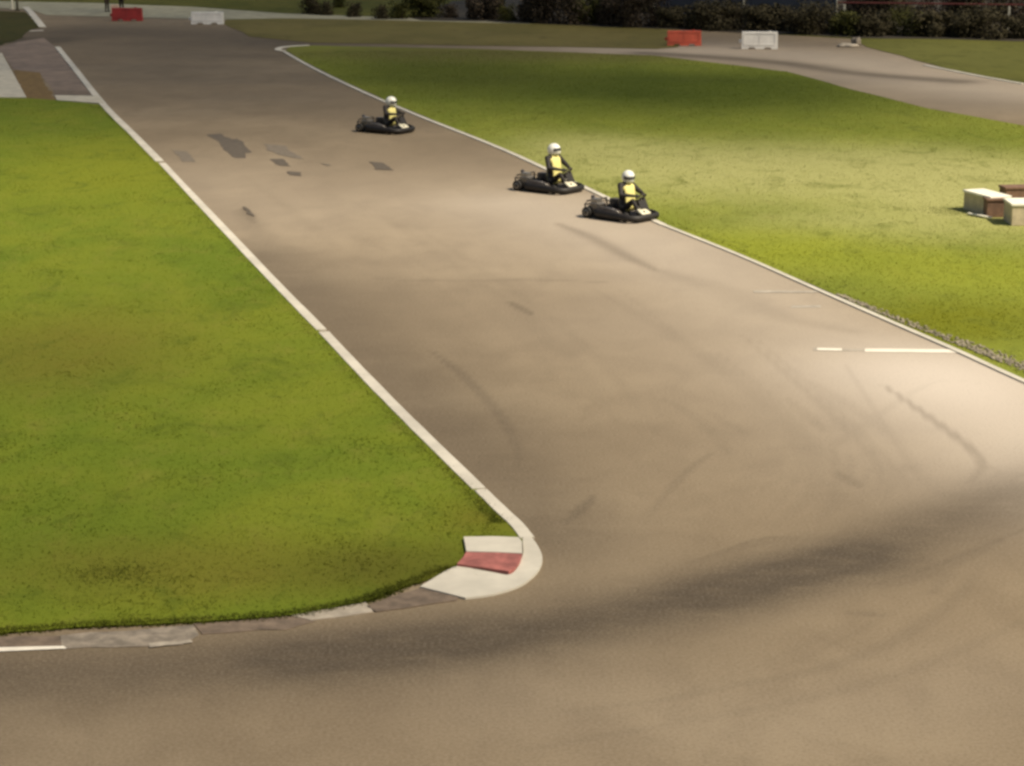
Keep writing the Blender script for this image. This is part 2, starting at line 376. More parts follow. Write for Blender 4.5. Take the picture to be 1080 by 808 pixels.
sheet('concrete_path', W([(-300, 1), (0, 1.5), (100, 3.5), (200, 7.5), (300, 14.5), (420, 19), (560, 24), (560, 25.5), (420, 22), (300, 19.5), (235, 21), (150, 19), (100, 17.5), (48, 16.5), (30, 10), (0, 9), (-300, 8)]), .02, M_conc, step=3, jag=.12)
# side road corner on the left
sheet('side_road', W([(-200, 52), (0, 50), (20, 44), (46, 40), (60, 51), (101, 97), (56, 95), (44, 80), (16, 75), (2, 56), (-200, 60)]), .006, M_side)
sheet('earth_patch', W([(15, 74), (41, 77), (58, 106), (27, 104.5)]), .012, M_dirt, step=.8, jag=.1)
sheet('concrete_slab', W([(-260, 55), (2, 57), (28, 104), (-260, 100)]), .05, M_slab, thick=.06)
sheet('kerb_shoulder', W([(56, 95), (96, 97), (104, 101), (58, 101)]), .018, M_kbrown)
sheet('kerb_end', W([(57.5, 101.5), (104.5, 102), (110, 110), (60, 106.5)]), .04, M_slab, thick=.04)

# ------------------------------------------------------------------ white edging, in cast lengths
def edge_px(pts, w, name='edge_kerb', z=.035, mat=M_white, thick=.035, wob=.04, sub=5):
    return strip(name, smooth_line(W(pts), sub), w, z, mat, thick, 0, wob)
edge_px([(27, 8), (33, 14), (45, 29)], .38)
edge_px([(60.5, 50), (79, 73), (110, 112), (140, 142), (168.5, 171)], .26)
edge_px([(171, 173), (200, 204), (236, 242), (290, 299), (339, 349)], .21)
edge_px([(341.5, 351.5), (390, 403), (440, 453.5), (505, 517)], .21)
edge_px([(507, 518.5), (530, 541), (545, 555), (556, 569)], .20)
# the wide painted apex
apex_out = [(556, 564), (566, 576), (572, 590), (569, 602), (560, 612), (546, 621), (520, 629), (491, 633)]
apex_in = [(551, 571), (552, 584), (550, 592), (546, 601), (537, 608.5), (520, 606), (500, 602.5), (480, 600), (443, 621)]
P_ = smooth_line(W(apex_out), 4); Q_ = smooth_line(W(apex_in), 4)
sheet('edge_kerb', P_ + Q_[::-1], .034, M_wpale if False else M_white, thick=.03)
sheet('painted_kerb', W([(489, 571), (520, 570.5), (547, 571.5), (550.5, 576), (551, 588.5), (520, 587), (492, 586.5)]), .07, M_white, thick=.06)
sheet('painted_kerb', W([(491.6, 587), (520, 587.5), (550.8, 589), (548.5, 597), (543, 604), (536.5, 607.5), (510, 603.5), (482, 599.6), (489, 592)]), .068, M_kred, thick=.06)
sheet('painted_kerb', W([(443, 621.5), (470, 624), (487, 629), (483, 634), (455, 638), (425, 643), (395, 646), (388, 640), (405, 632)]), .016, M_kbrown, thick=.012, step=.3, jag=.02)
sheet('painted_kerb', W([(308, 650), (340, 643.5), (386, 637), (394, 645.5), (360, 651), (330, 655)]), .016, M_wpale, thick=.014, step=.3, jag=.03)
sheet('painted_kerb', W([(205, 659), (307, 650.5), (330, 656), (300, 664), (215, 669)]), .010, M_kbrown, thick=.008, step=.3, jag=.03)
sheet('painted_kerb', W([(64, 671), (130, 666), (204, 660), (210, 671), (190, 680), (120, 683), (66, 685)]), .013, M_kgrey, thick=.01, step=.3, jag=.035)
sheet('painted_kerb', W([(-300, 677), (0, 672), (63, 671), (65, 682), (-300, 688)]), .009, M_kbrown, thick=.006, step=.4, jag=.03)
sheet('painted_line', W([(155, 680.5), (200, 676), (206, 679), (160, 684)]), .018, M_wpale, step=.15, jag=.03)
sheet('painted_line', W([(-300, 689), (0, 684), (68, 682), (70, 685), (0, 688), (-300, 693)]), .014, M_line, step=.4, jag=.012)
# right edge: narrow line, gravel fringe beside it
edge_px(RIGHT_EDGE[:7], .17, z=.03, thick=.03)
edge_px(RIGHT_EDGE[6:], .13, z=.03, thick=.03)
edge_px([(299, 54), (293, 52.5), (300, 49.8), (325, 48)], .3, z=.03)
edge_px([(975, 69), (1000, 74), (1030, 80), (1080, 89)], .22, z=.03)
# painted marks on the track
for k, (pp, mt) in enumerate([([(858, 367), (935, 369), (935, 371), (858, 370)], M_line2), ([(912, 368), (1008, 369), (1013, 372.5), (912, 371.5)], M_line), ([(862, 367.5), (888, 368), (888, 370.5), (862, 370)], M_line),
               ([(835, 322.5), (865, 322), (866, 324.5), (834, 325)], M_line2), ([(795, 306.5), (862, 307), (862, 309), (795, 309)], M_line2), ([(29, 32), (46, 31.5), (46, 33), (29, 33.5)], M_line2)]):
    sheet('painted_line', W(pp), .005 + .003 * (k % 3), mt, step=.3, jag=.01)
# tar repairs and holes in the surface
for pp, mt in [
    ([(218, 142), (232, 141), (244, 147), (252, 146), (266, 161), (258, 162), (261, 167), (248, 167), (236, 157), (232, 151)], M_patch),
    ([(182, 158), (197, 160), (207, 171), (194, 171)], M_patch2),
    ([(279, 152), (300, 154), (305, 159), (322, 168), (310, 167), (297, 164), (283, 159)], M_patch2),
    ([(285, 168), (298, 168), (307, 176), (295, 175)], M_patch), ([(303, 181), (318, 182), (318, 186), (305, 185)], M_patch),
    ([(389, 171), (403, 172), (414, 180), (397, 179)], M_patch), ([(338, 172.5), (349, 174), (345, 175.5)], M_patch2),
    ([(257, 218), (263, 222), (268, 229), (261, 226)], M_patch)]:
    pz = globals().get('pz', .004) + .0015
    sheet('asphalt_patch', W(pp), pz, mt, step=.35, jag=.05)

# ------------------------------------------------------------------ grass blades, gravel
def inpoly(px, py, poly):
    c = np.zeros(len(px), bool); n = len(poly)
    for i in range(n):
        x1, y1 = poly[i][0], poly[i][1]; x2, y2 = poly[(i + 1) % n][0], poly[(i + 1) % n][1]
        k = ((y1 > py) != (y2 > py)) & (px < (x2 - x1) * (py - y1) / ((y2 - y1) + 1e-12) + x1)
        c ^= k
    return c
def blades(name, px, py, h, mat, label, wid=.012, z0=.02):
    n = len(px)
    a = rng.uniform(0, 2 * np.pi, n); lean = rng.normal(0, 1.3, (n, 2)) * h[:, None]
    dx = np.cos(a) * wid; dy = np.sin(a) * wid
    v = np.zeros((n, 3, 3))
    v[:, 0] = np.stack([px - dx, py - dy, np.full(n, z0)], -1); v[:, 1] = np.stack([px + dx, py + dy, np.full(n, z0)], -1)
    v[:, 2] = np.stack([px + lean[:, 0], py + lean[:, 1], z0 + h], -1)
    fl = np.cross(v[:, 1] - v[:, 0], v[:, 2] - v[:, 0])[:, 2] < 0; v[fl] = v[fl][:, [1, 0, 2]]      # upper side outwards
    me = bpy.data.meshes.new(name); me.vertices.add(3 * n); me.vertices.foreach_set('co', v.ravel())
    me.loops.add(3 * n); me.loops.foreach_set('vertex_index', np.arange(3 * n))
    me.polygons.add(n); me.polygons.foreach_set('loop_start', np.arange(0, 3 * n, 3)); me.polygons.foreach_set('loop_total', np.full(n, 3))
    me.update()
    nrm = np.tile([0, 0, 1.0], (3 * n, 1)); nrm[:, :2] += np.repeat(rng.normal(0, .22, (n, 2)), 3, 0); nrm /= np.linalg.norm(nrm, axis=1)[:, None]
    me.normals_split_custom_set(nrm.tolist())          # blades shade like turf lying mostly open to the sky
    return tag(link(name, me, mat), label, 'grass', kind='stuff')
def scatter(poly, n, x0, x1, y0, y1, ypow=1.0):
    px = rng.uniform(x0, x1, n); t = rng.uniform(0, 1, n); py = y0 * (y1 / y0) ** t   # density falls with distance
    k = inpoly(px, py, poly); return px[k], py[k]
px, py = scatter(leftfield, 260000, -23, 1, 26.5, 95)
vis = px > -(py * .235 + .5); px, py = px[vis], py[vis]
hh = rng.uniform(.006, .022, len(px)) * (1 + .6 * (np.sin(px * 1.7 + np.sin(py)) * np.cos(py * 1.1 + px * .6) > .45))
blades('lawn_grass', px, py, hh, M_bladeL, 'short green grass blades covering the left field')
px, py = scatter(rightfield, 240000, -10, 22, 44, 110)
vis = px < (py * .235 + .5); px, py = px[vis], py[vis]
blades('infield_lawn', px, py, rng.uniform(.008, .026, len(px)), M_bladeR, 'short yellowish grass blades covering the infield', wid=.018)
# ragged longer fringe where the fields meet the edging
fx, fy = [], []
for pts, off, n in ((smooth_line(W(LEFT_EDGE[2:9]), 20), .22, 60), (smooth_line(W([(480, 601), (430, 619), (385, 636), (310, 650), (200, 658), (100, 662), (0, 669)]), 20), .08, 70), (smooth_line(W(RIGHT_EDGE[5:12]), 14), -.3, 30)):
    for i in range(len(pts) - 1):
        d = (pts[i + 1] - pts[i]); nr = Vector((-d.y, d.x, 0)).normalized()
        for k in range(n):
            p = pts[i].lerp(pts[i + 1], random.random()) + nr * (-off + random.gauss(0, .06)) * (1 if off < 0 else 1)
            fx.append(p.x); fy.append(p.y)
for (u, v, s, n) in ((118, 606, .22, 900), (150, 607, .2, 400), (95, 607, .2, 300), (215, 640, .1, 160), (135, 652, .09, 160), (88, 636, .12, 120), (255, 612, .1, 90), (1075, 378, .5, 700), (960, 345, .4, 400), (860, 300, .3, 200), (998, 222, .3, 900), (1010, 226, .25, 500)):
    c = G(u, v)
    fx += list(rng.normal(c.x, s * 1.6, n)); fy += list(rng.normal(c.y, s * 1.3, n))
fx, fy = np.array(fx), np.array(fy)
rp = [(p.x, p.y) for p in rightfield]; ok = (fx < .6) | inpoly(fx, fy, rp); ok &= ~((fx > -20) & (fy > 60) & (fx > 2) & ~inpoly(fx, fy, rp)); fx, fy = fx[ok], fy[ok]
M_tuft = grass_mat('coarse_grass', (.06, .072, .007), (.085, .09, .01), blade=True)
blades('coarse_grass', fx, fy, rng.uniform(.015, .055, len(fx)), M_tuft, 'longer dark grass tufts along the field edges and in clumps', wid=.012, z0=.0)

M_gravel = simple('pale_gravel', (.27, .235, .17), .9, var=.4, scale=3)
gv = smooth_line(W([(880, 312), (930, 334), (1010, 366), (1050, 382), (1120, 412)]), 10)
gm = []
for i in range(len(gv) - 1):
    d = gv[i + 1] - gv[i]; nr = Vector((d.y, -d.x, 0)).normalized()
    if nr.y < 0: nr = -nr
    for k in range(22):
        p = gv[i].lerp(gv[i + 1], random.random()) + nr * random.uniform(.05, .15 + .55 * (i / len(gv)) ** .7) * random.uniform(.3, 1)
        r = random.uniform(.012, .04)
        M_ = Matrix.Translation((p.x, p.y, .025 + r * .3)) @ Matrix.Rotation(random.uniform(0, 6), 4, 'Z') @ Matrix.Diagonal((r * random.uniform(.8, 1.6), r, r * .6, 1))
        gm.append(M_)
tag(blobs_mesh('gravel', gm, M_gravel, 1), 'pale gravel scattered beside the right track edge', 'gravel', kind='stuff')

# ------------------------------------------------------------------ people
SKIN = simple('skin', (.45, .27, .19), .55, var=.1)
BLACKC = simple('black_racing_suit', (.018, .014, .013), .75, var=.3)
BIB = simple('pale_yellow_bib_cloth', (.80, .72, .27), .7, var=.12)
HELM = simple('white_helmet_shell', (.80, .80, .74), .25, var=.05)
VISOR = simple('smoked_visor', (.05, .05, .055), .1, var=.1)
BROWNT = simple('dark_brown_trousers', (.05, .033, .022), .85)
SHIRT = simple('pinkish_shirt', (.55, .36, .27), .8)
SHIRT2 = simple('olive_jacket', (.10, .085, .04), .8)
def capsule(bm, a, b, ra, rb, n=12):
    a, b = Vector(a), Vector(b); d = b - a; L = d.length; d.normalize()
    q = d.to_track_quat('Z', 'Y').to_matrix().to_4x4()
    prof = []
    for k in range(5): t = -math.pi / 2 + math.pi / 2 * k / 4 + .001; prof.append((ra * math.cos(t) + 1e-4, ra * math.sin(t)))
    for k in range(5): t = math.pi / 2 * k / 4; prof.append((rb * math.cos(t) + 1e-4, L + rb * math.sin(t)))
    lathe(bm, prof, n, Matrix.Translation(a) @ q)
def ellips(bm, c, s, rot=(0, 0, 0)):
    from mathutils import Euler
    bmesh.ops.create_uvsphere(bm, u_segments=20, v_segments=14, radius=1, matrix=Matrix.Translation(c) @ Euler(rot).to_matrix().to_4x4() @ Matrix.Diagonal((*s, 1)))
def hand(bm, wrist, dirv, palmn, grip=True, s=1.0):
    w = Vector(wrist); d = Vector(dirv).normalized(); n = Vector(palmn).normalized(); side = d.cross(n).normalized(); n = side.cross(d).normalized()
    capsule(bm, w, w + d * .03 * s, .024 * s, .026 * s)
    for k in range(4):
        o_ = side * (k - 1.5) * .021 * s
        capsule(bm, w + d * .02 * s + o_ * .7, w + d * .085 * s + o_, .014 * s, .013 * s, 8)
        L = (.040, .046, .042, .033)[k] * s; b0 = w + d * .085 * s + o_
        c = .9 if grip else .35
        b1 = b0 + (d * math.cos(c) + n * math.sin(c)) * L; b2 = b1 + (d * math.cos(2 * c) + n * math.sin(2 * c)) * L * .7
        b3 = b2 + (d * math.cos(2.8 * c) + n * math.sin(2.8 * c)) * L * .55
        capsule(bm, b0, b1, .0105 * s, .010 * s, 8); capsule(bm, b1, b2, .010 * s, .009 * s, 8); capsule(bm, b2, b3, .009 * s, .008 * s, 8)
    t0 = w + d * .025 * s - side * .028 * s; t1 = t0 + (d * .6 - side * .7 + n * .3).normalized() * .04 * s; t2 = t1 + (d * .8 + n * .7).normalized() * .032 * s
    capsule(bm, t0, t1, .013 * s, .012 * s, 8); capsule(bm, t1, t2, .012 * s, .010 * s, 8)
def remesh(name, bm, mat, parent, vox=.009):
    me = bpy.data.meshes.new(name); bm.to_mesh(me); bm.free()
    o = bpy.data.objects.new(name, me); COL.objects.link(o)
    m = o.modifiers.new('r', 'REMESH'); m.mode = 'VOXEL'; m.voxel_size = vox; m.use_smooth_shade = True
    s = o.modifiers.new('s', 'SMOOTH'); s.iterations = 2; s.factor = .5
    dg = bpy.context.evaluated_depsgraph_get(); ev = o.evaluated_get(dg)
    me2 = bpy.data.meshes.new_from_object(ev); me2.name = name
    o.modifiers.clear(); o.data = me2; bpy.data.meshes.remove(me)
    me2.materials.clear()
    for mm in (mat if isinstance(mat, list) else [mat]): me2.materials.append(mm)
    for p in me2.polygons: p.use_smooth = True
    o.parent = parent; return o

SHX, SHY = .20, .12
def driver(root_loc, rz, label, lean=0.0, look=0.0, nod=0.0, up=0.0, off=(0, 0)):
    """seated driver in kart space: +x forward, y left, z up; root on the ground under the seat"""
    root = empty('person', root_loc, rz); tag(root, label, 'person', 'drivers seated in the karts')
    ox, oy = off; S = lambda x, y, z: Vector((x, y + oy * (z / .9), z))
    bm = bmesh.new()
    hips = [S(-.02, .11, .27), S(-.02, -.11, .27)]
    sh = [S(-.10, .215 + lean * .3, .76 + up - lean * .25), S(-.10, -.215 + lean * .3, .76 + up + lean * .25)]
    neck = (sh[0] + sh[1]) / 2 + Vector((.02, 0, .09))
    # pelvis, belly, chest
    capsule(bm, hips[0], hips[1], .115, .115)
    for t, r, yy in ((0, .12, .085), (.25, .122, .08), (.5, .128, .085), (.75, .135, .09), (.95, .12, .10)):
        c = (hips[0] + hips[1]) / 2 * (1 - t) + (sh[0] + sh[1]) / 2 * t
        capsule(bm, c + Vector((0, yy, 0)), c - Vector((0, yy, 0)), r * .98, r * .98)
    capsule(bm, sh[0], sh[1], .078, .078); capsule(bm, (sh[0] + sh[1]) / 2, neck, .085, .06)
    # legs forward, knees bent over the floor pan, shoes on the pedals
    for s, hp in ((1, hips[0]), (-1, hips[1])):
        kn = Vector((.31, s * .19, .50)); an = Vector((.54, s * .15, .17)); toe = Vector((.64, s * .15, .25))
        capsule(bm, hp, kn, .095, .064); capsule(bm, kn, an, .062, .042); capsule(bm, an - Vector((.02, 0, .02)), toe, .045, .034)
    # arms to the steering wheel
    wc = Vector((.40, 0, .60))
    for s, p in ((1, sh[0]), (-1, sh[1])):
        wr = wc + Vector((-.065, s * .175, .03)); el = (p + wr) / 2 + Vector((-.05, s * .17, -.09))
        capsule(bm, p, el, .075, .060); capsule(bm, el, wr, .058, .038)
        hand(bm, wr, (.75, -s * .25, .15), (.1, -s * .75, -.6), True)
    head = neck + Vector((.03 + nod * .05, lean * .12, .125))
    capsule(bm, neck, head, .058, .085)
    remesh('body', bm, BLACKC, root, .010)
    # bib: a tabard over chest, back and shoulders
    bm = bmesh.new(); rings = []
    hc = (hips[0] + hips[1]) / 2; scn = (sh[0] + sh[1]) / 2
    for t, a, b_ in ((-.08, .135, .19), (.10, .150, .215), (.3, .150, .212), (.55, .155, .218), (.8, .160, .222), (.97, .150, .205), (1.08, .115, .15), (1.14, .085, .10)):
        c = hc * (1 - t) + scn * t; n = 28; ring = []
        for k in range(n):
            th = 2 * math.pi * k / n
            cs, sn = math.cos(th), math.sin(th)
            wr_ = 1 + .012 * math.sin(5 * th + t * 9)
            ring.append(c + Vector((a * wr_ * math.copysign(abs(cs) ** .75, cs), b_ * wr_ * math.copysign(abs(sn) ** .75, sn), 0)))
        rings.append(ring)
    loft(bm, rings, False)
    side = [f for f in bm.faces if f.calc_center_median().z < scn.z - .10 and abs((f.calc_center_median() - hc).y - (scn - hc).y * max(0, (f.calc_center_median().z - hc.z) / (scn.z - hc.z))) > .185]
    bmesh.ops.delete(bm, geom=side, context='FACES')      # open at the sides
    o = fin('bib', bm, BIB, root, True); o.modifiers.new('Solidify', 'SOLIDIFY').thickness = .008
    # full-face helmet
    hr = empty_child = bpy.data.objects.new('helmet', None)
    bm = bmesh.new()
    bmesh.ops.create_uvsphere(bm, u_segments=32, v_segments=22, radius=1)
    for v in bm.verts:
        x, y, z = v.co
        if z < -.1 and x > 0: v.co.x += .16 * min(1, (-z)) * 1.2 * x           # chin bar
        if z < -.72: v.co.z = -.72 - (v.co.z + .72) * .0
        if .02 < z < .34 and x > .35: v.co.x -= .03; v.co.y *= .99               # eyeport step
    bmesh.ops.scale(bm, vec=(.182, .156, .178), verts=bm.verts)
    me = bpy.data.meshes.new('helmet'); bm.to_mesh(me); bm.free()
    for p in me.polygons: p.use_smooth = True
    hm = bpy.data.objects.new('helmet', me); COL.objects.link(hm); me.materials.append(HELM)
    hm.parent = root; hm.location = head; hm.rotation_euler = (lean * .4, nod, look)
    bm = bmesh.new(); n = 22; rows = []
    for j in range(7):
        z = -.035 + .085 * j / 6; rr = math.sqrt(max(0, 1 - (z / .178) ** 2)); row = []
        for k in range(n + 1):
            th = R(-78 + 156 * k / n); ext = 1.02
            row.append(bm.verts.new((.182 * rr * ext * math.cos(th) + (.004 if z < 0 else .001), .156 * rr * ext * math.sin(th), z + .0)))
        rows.append(row)
    for j in range(6):
        for k in range(n): bm.faces.new((rows[j][k], rows[j][k + 1], rows[j + 1][k + 1], rows[j + 1][k]))
    vz = fin('visor', bm, VISOR, hm, True); vz.modifiers.new('Solidify', 'SOLIDIFY').thickness = .004
    return root

# ------------------------------------------------------------------ rental kart
KBLACK = simple('black_bumper_plastic', (.013, .010, .009), .6, var=.35, scale=5, bmp=.1)
KGREY = simple('grey_pod_plastic', (.075, .062, .055), .4, var=.3)
KSILV = simple('engine_alloy', (.32, .30, .28), .35, metal=.7)
KWHITE = simple('cream_nose_plastic', (.72, .68, .52), .35, var=.1)
TYRE = simple('tyre_rubber', (.016, .014, .013), .8, var=.3, scale=14)
RIM = simple('wheel_rim_alloy', (.38, .36, .33), .4, metal=.6)
FRAME = simple('painted_steel_tube', (.05, .042, .04), .4, metal=.3)
SEAT = simple('moulded_seat', (.05, .045, .045), .5)
TANK = simple('fuel_tank_plastic', (.30, .26, .24), .5)
def rrect(lx, ly, r, n=6, nose=0):
    pts = []
    for cx, cy, a0 in ((lx - r, ly - r, 0), (-lx + r, ly - r, 90), (-lx + r, -ly + r, 180), (lx - r, -ly + r, 270)):
        for k in range(n + 1):
            a = R(a0 + 90 * k / n); x = cx + r * math.cos(a); y = cy + r * math.sin(a)
            if x > 0: x += nose * (1 - (abs(y) / ly) ** 2)
            pts.append((x, y))
    return pts
def make_kart():
    root = empty('racing_kart', (0, 0, 0))
    # wrap-round bumper: closed ring with a rounded section, front pushed out to a blunt nose
    bm = bmesh.new(); base = [(x + .20, y) for x, y in rrect(.66, .58, .22, 7, .10)]; n = len(base)
    prof = [(0, .055), (.02, .05), (.06, .10), (.065, .16), (.055, .23), (.0, .27), (-.05, .26), (-.055, .12)]
    rows = []
    for i, (x, y) in enumerate(base):
        x0, y0 = base[i - 1]; x1, y1 = base[(i + 1) % n]; d = Vector((x1 - x0, y1 - y0)).normalized(); nr = Vector((d.y, -d.x))
        front = max(0, x) / .9
        rows.append([bm.verts.new((x + nr.x * a, y + nr.y * a, z * (1 - .28 * front) + .01)) for a, z in prof])
    m = len(prof)
    for i in range(n):
        for k in range(m): bm.faces.new((rows[i][k], rows[(i + 1) % n][k], rows[(i + 1) % n][(k + 1) % m], rows[i][(k + 1) % m]))
    fin('bumper', bm, KBLACK, root, True)
    bm = bmesh.new(); pan = rrect(.80, .36, .1, 4, .05)
    loft(bm, [[Vector((x, y, .045)) for x, y in pan], [Vector((x, y, .06)) for x, y in pan]]); fin('floor_pan', bm, FRAME, root)
    bm = bmesh.new()
    for s in (-1, 1):
        tube(bm, [(-.78, s * .30, .10), (-.2, s * .33, .09), (.35, s * .24, .09), (.80, s * .20, .10)], .016)
        tube(bm, [(-.3, s * .33, .09), (-.3, s * .56, .14)], .012); tube(bm, [(.3, s * .25, .09), (.3, s * .56, .14)], .012)
    for x in (-.6, -.1, .45): tube(bm, [(x, -.30, .09), (x, .30, .09)], .014)
    fin('chassis_frame', bm, FRAME, root, True)
    for s in (-1, 1):      # side pods
        bm = bmesh.new(); rings = []
        for x, hh_, w in ((-.44, .20, .20), (-.36, .31, .25), (0, .32, .26), (.28, .27, .24), (.42, .18, .17)):
            c = s * .44
            rings.append([Vector((x, c - w / 2, .10)), Vector((x, c + w / 2, .10)), Vector((x, c + w / 2, hh_ - .03)), Vector((x, c + w / 2 - .04, hh_)), Vector((x, c - w / 2 + .04, hh_)), Vector((x, c - w / 2, hh_ - .03))])
        loft(bm, rings); sp_ = fin('side_pod', bm, KGREY, root, False, .012)
        bm = bmesh.new(); tube(bm, [(-.36, s * .53, .335), (0, s * .545, .345), (.26, s * .53, .30), (.40, s * .50, .22)], .012)  # light trim added to stand for the highlight along the pod top
        for x in (-.3, -.05, .2): tube(bm, [(x, s * .535, .12), (x, s * .54, .335)], .009)
        fin('highlight_trim', bm, KSILV, sp_, True)
    # front fairing: low cream wedge, and upright number panel
    bm = bmesh.new(); rings = []
    for x, z, w in ((.66, .33, .13), (.72, .32, .17), (.80, .28, .19), (.90, .23, .18)):
        rings.append([Vector((x, -w, z - .06)), Vector((x, -w * .95, z - .01)), Vector((x, -w * .6, z)), Vector((x, w * .6, z)), Vector((x, w * .95, z - .01)), Vector((x, w, z - .06))])
    loft(bm, rings); fin('nose_fairing', bm, KWHITE, root, True, .006)
    bm = bmesh.new()
    box(bm, (.70, .06, .42), (.03, .24, .22), Matrix.Rotation(R(-28), 3, 'Y')); fin('number_panel', bm, KBLACK, root, False, .01)
    # wheels
    for x, s, r, w in ((.55, 1, .125, .12), (.55, -1, .125, .12), (-.66, 1, .150, .21), (-.66, -1, .150, .21)):
        bm = bmesh.new(); Mx = Matrix.Translation((x, s * (.46 if x > 0 else .53), r)) @ Matrix.Rotation(R(90), 4, 'X')
        lathe(bm, [(r * .5, -w / 2 + .01), (r * .82, -w / 2), (r * .97, -w / 2 + .02), (r, -w / 4), (r, w / 4), (r * .97, w / 2 - .02), (r * .82, w / 2), (r * .5, w / 2 - .01)], 28, Mx)
        wh = fin('wheel', bm, TYRE, root, True)
        bm = bmesh.new(); lathe(bm, [(.01, -w / 2 + .03), (r * .22, -w / 2 + .015), (r * .52, -w / 2 + .004), (r * .52, w / 2 - .004), (r * .22, w / 2 - .015), (.01, w / 2 - .03)], 20, Mx)
        fin('rim', bm, RIM, wh, True)
    bm = bmesh.new(); tube(bm, [(-.66, -.5, .15), (-.66, .5, .15)], .018); fin('rear_axle', bm, KSILV, root, True)
    # seat shell
    o0 = len(root.children); bm = bmesh.new(); rings = []
    for z, a, b_, cx in ((.09, .13, .17, -.02), (.14, .20, .22, -.03), (.24, .20, .225, -.06), (.36, .17, .22, -.10), (.50, .14, .19, -.15), (.60, .10, .15, -.18)):
        ring = []
        for k in range(22):
            th = R(70 + 220 * k / 21) if z > .15 else R(40 + 280 * k / 21)
            ring.append(Vector((cx + SHX + a * math.cos(th), SHY + b_ * math.sin(th), z)))
        rings.append(ring)
    vs_ = [[bm.verts.new(p) for p in r_] for r_ in rings]
    for i in range(len(vs_) - 1):
        for k in range(21): bm.faces.new((vs_[i][k], vs_[i][k + 1], vs_[i + 1][k + 1], vs_[i + 1][k]))
    o = fin('seat', bm, SEAT, root, True); o.modifiers.new('Solidify', 'SOLIDIFY').thickness = .012
    # steering
    bm = bmesh.new(); c = Vector((.40 + SHX, SHY, .60)); ax = Vector((-.62, 0, .78)).normalized(); e1 = Vector((0, 1, 0)); e2 = ax.cross(e1)
    ring = [c + (e1 * math.cos(t) + e2 * math.sin(t)) * .15 for t in [2 * math.pi * k / 24 for k in range(25)]]
    tube(bm, ring, .014, 8, False)
    for a in (90, 210, 330): tube(bm, [c, c + (e1 * math.cos(R(a)) + e2 * math.sin(R(a))) * .145], .008)
    sw = fin('steering_wheel', bm, FRAME, root, True)
    bm = bmesh.new(); tube(bm, [c, (.80, .02, .16)], .012); fin('steering_column', bm, KSILV, root, True)
    # fuel tank between the knees
    bm = bmesh.new(); box(bm, (.42, .10, .15), (.24, .17, .15)); fin('fuel_tank', bm, TANK, root, True, .03, 3)
    # engine behind and to the right of the seat
    bm = bmesh.new(); box(bm, (-.46, -.38, .28), (.32, .28, .26)); box(bm, (-.50, -.38, .46), (.22, .22, .12))
    en = fin('engine', bm, KSILV, root, False, .02)
    for k in range(6):
        bm = bmesh.new() if k == 0 else bm
        box(bm, (-.46, -.38, .19 + k * .035), (.35, .31, .01))
    fin('cooling_fin_stack', bm, FRAME, en)
    bm = bmesh.new(); tube(bm, [(-.56, -.34, .46), (-.64, -.32, .50), (-.72, -.26, .52)], .06, 12); fin('air_filter', bm, KGREY, en, True)
    bm = bmesh.new(); tube(bm, [(-.40, -.22, .24), (-.55, -.05, .26), (-.72, .1, .24), (-.76, .30, .24)], [.022, .045, .05, .025], 12); fin('exhaust', bm, KSILV, root, True)
    bm = bmesh.new(); box(bm, (-.46, .38, .32), (.28, .22, .24)); fin('battery_box', bm, KGREY, root, True, .02)
    # rear guard hoop
    bm = bmesh.new()
    for s in (-1, 1): tube(bm, [(-.80, s * .45, .16), (-.84, s * .45, .34), (-.80, s * .40, .42)], .022); tube(bm, [(-.81, s * .45, .36), (-.52, s * .42, .20)], .013)
    tube(bm, [(-.80, -.40, .42), (-.80, .40, .42)], .022); tube(bm, [(-.82, -.45, .34), (-.82, .45, .34)], .014)
    fin('rear_guard', bm, FRAME, root, True)
    return root
def copy_tree(o, parent=None):
    c = o.copy(); COL.objects.link(c); c.parent = parent
    for ch in list(o.children): copy_tree(ch, c)
    return c
kart = make_kart()
KY = R(-42)
spots = [((406, 139), KY + R(8), 'farthest kart, black bumper, driver in white helmet, beside the inside white line', 1.0),
         ((578, 201), KY + R(4), 'middle kart of the three, black with pale nose, just ahead of the farthest', 1.0),
         ((654, 230), KY, 'nearest kart, black with cream nose, leading the other two', 1.0)]
dl = ['driver in yellow bib and white helmet in the farthest kart', 'driver sitting upright, white helmet and yellow bib, in the middle kart', 'driver in yellow bib and white helmet leaning in the nearest kart']
dp = [dict(lean=.16, look=.3, nod=.1, up=.03), dict(lean=-.02, look=.35, nod=-.05, up=.17), dict(lean=.08, look=-.35, nod=.12, up=.09)]
for i, (uv, yaw, lab, s) in enumerate(spots):
    k = kart if i == 0 else copy_tree(kart)
    p = G(*uv); k.location = (p.x, p.y, .001); k.rotation_euler = (0, 0, yaw)
    tag(k, lab, 'kart', 'racing karts on the track')
    d = Vector((math.cos(yaw), math.sin(yaw), 0)) * (SHX - .02) + Vector((-math.sin(yaw), math.cos(yaw), 0)) * SHY
    dr = driver((p.x + d.x, p.y + d.y, .001), yaw, dl[i], **dp[i]); dr.scale = (1.04, 1.13, 1.02)

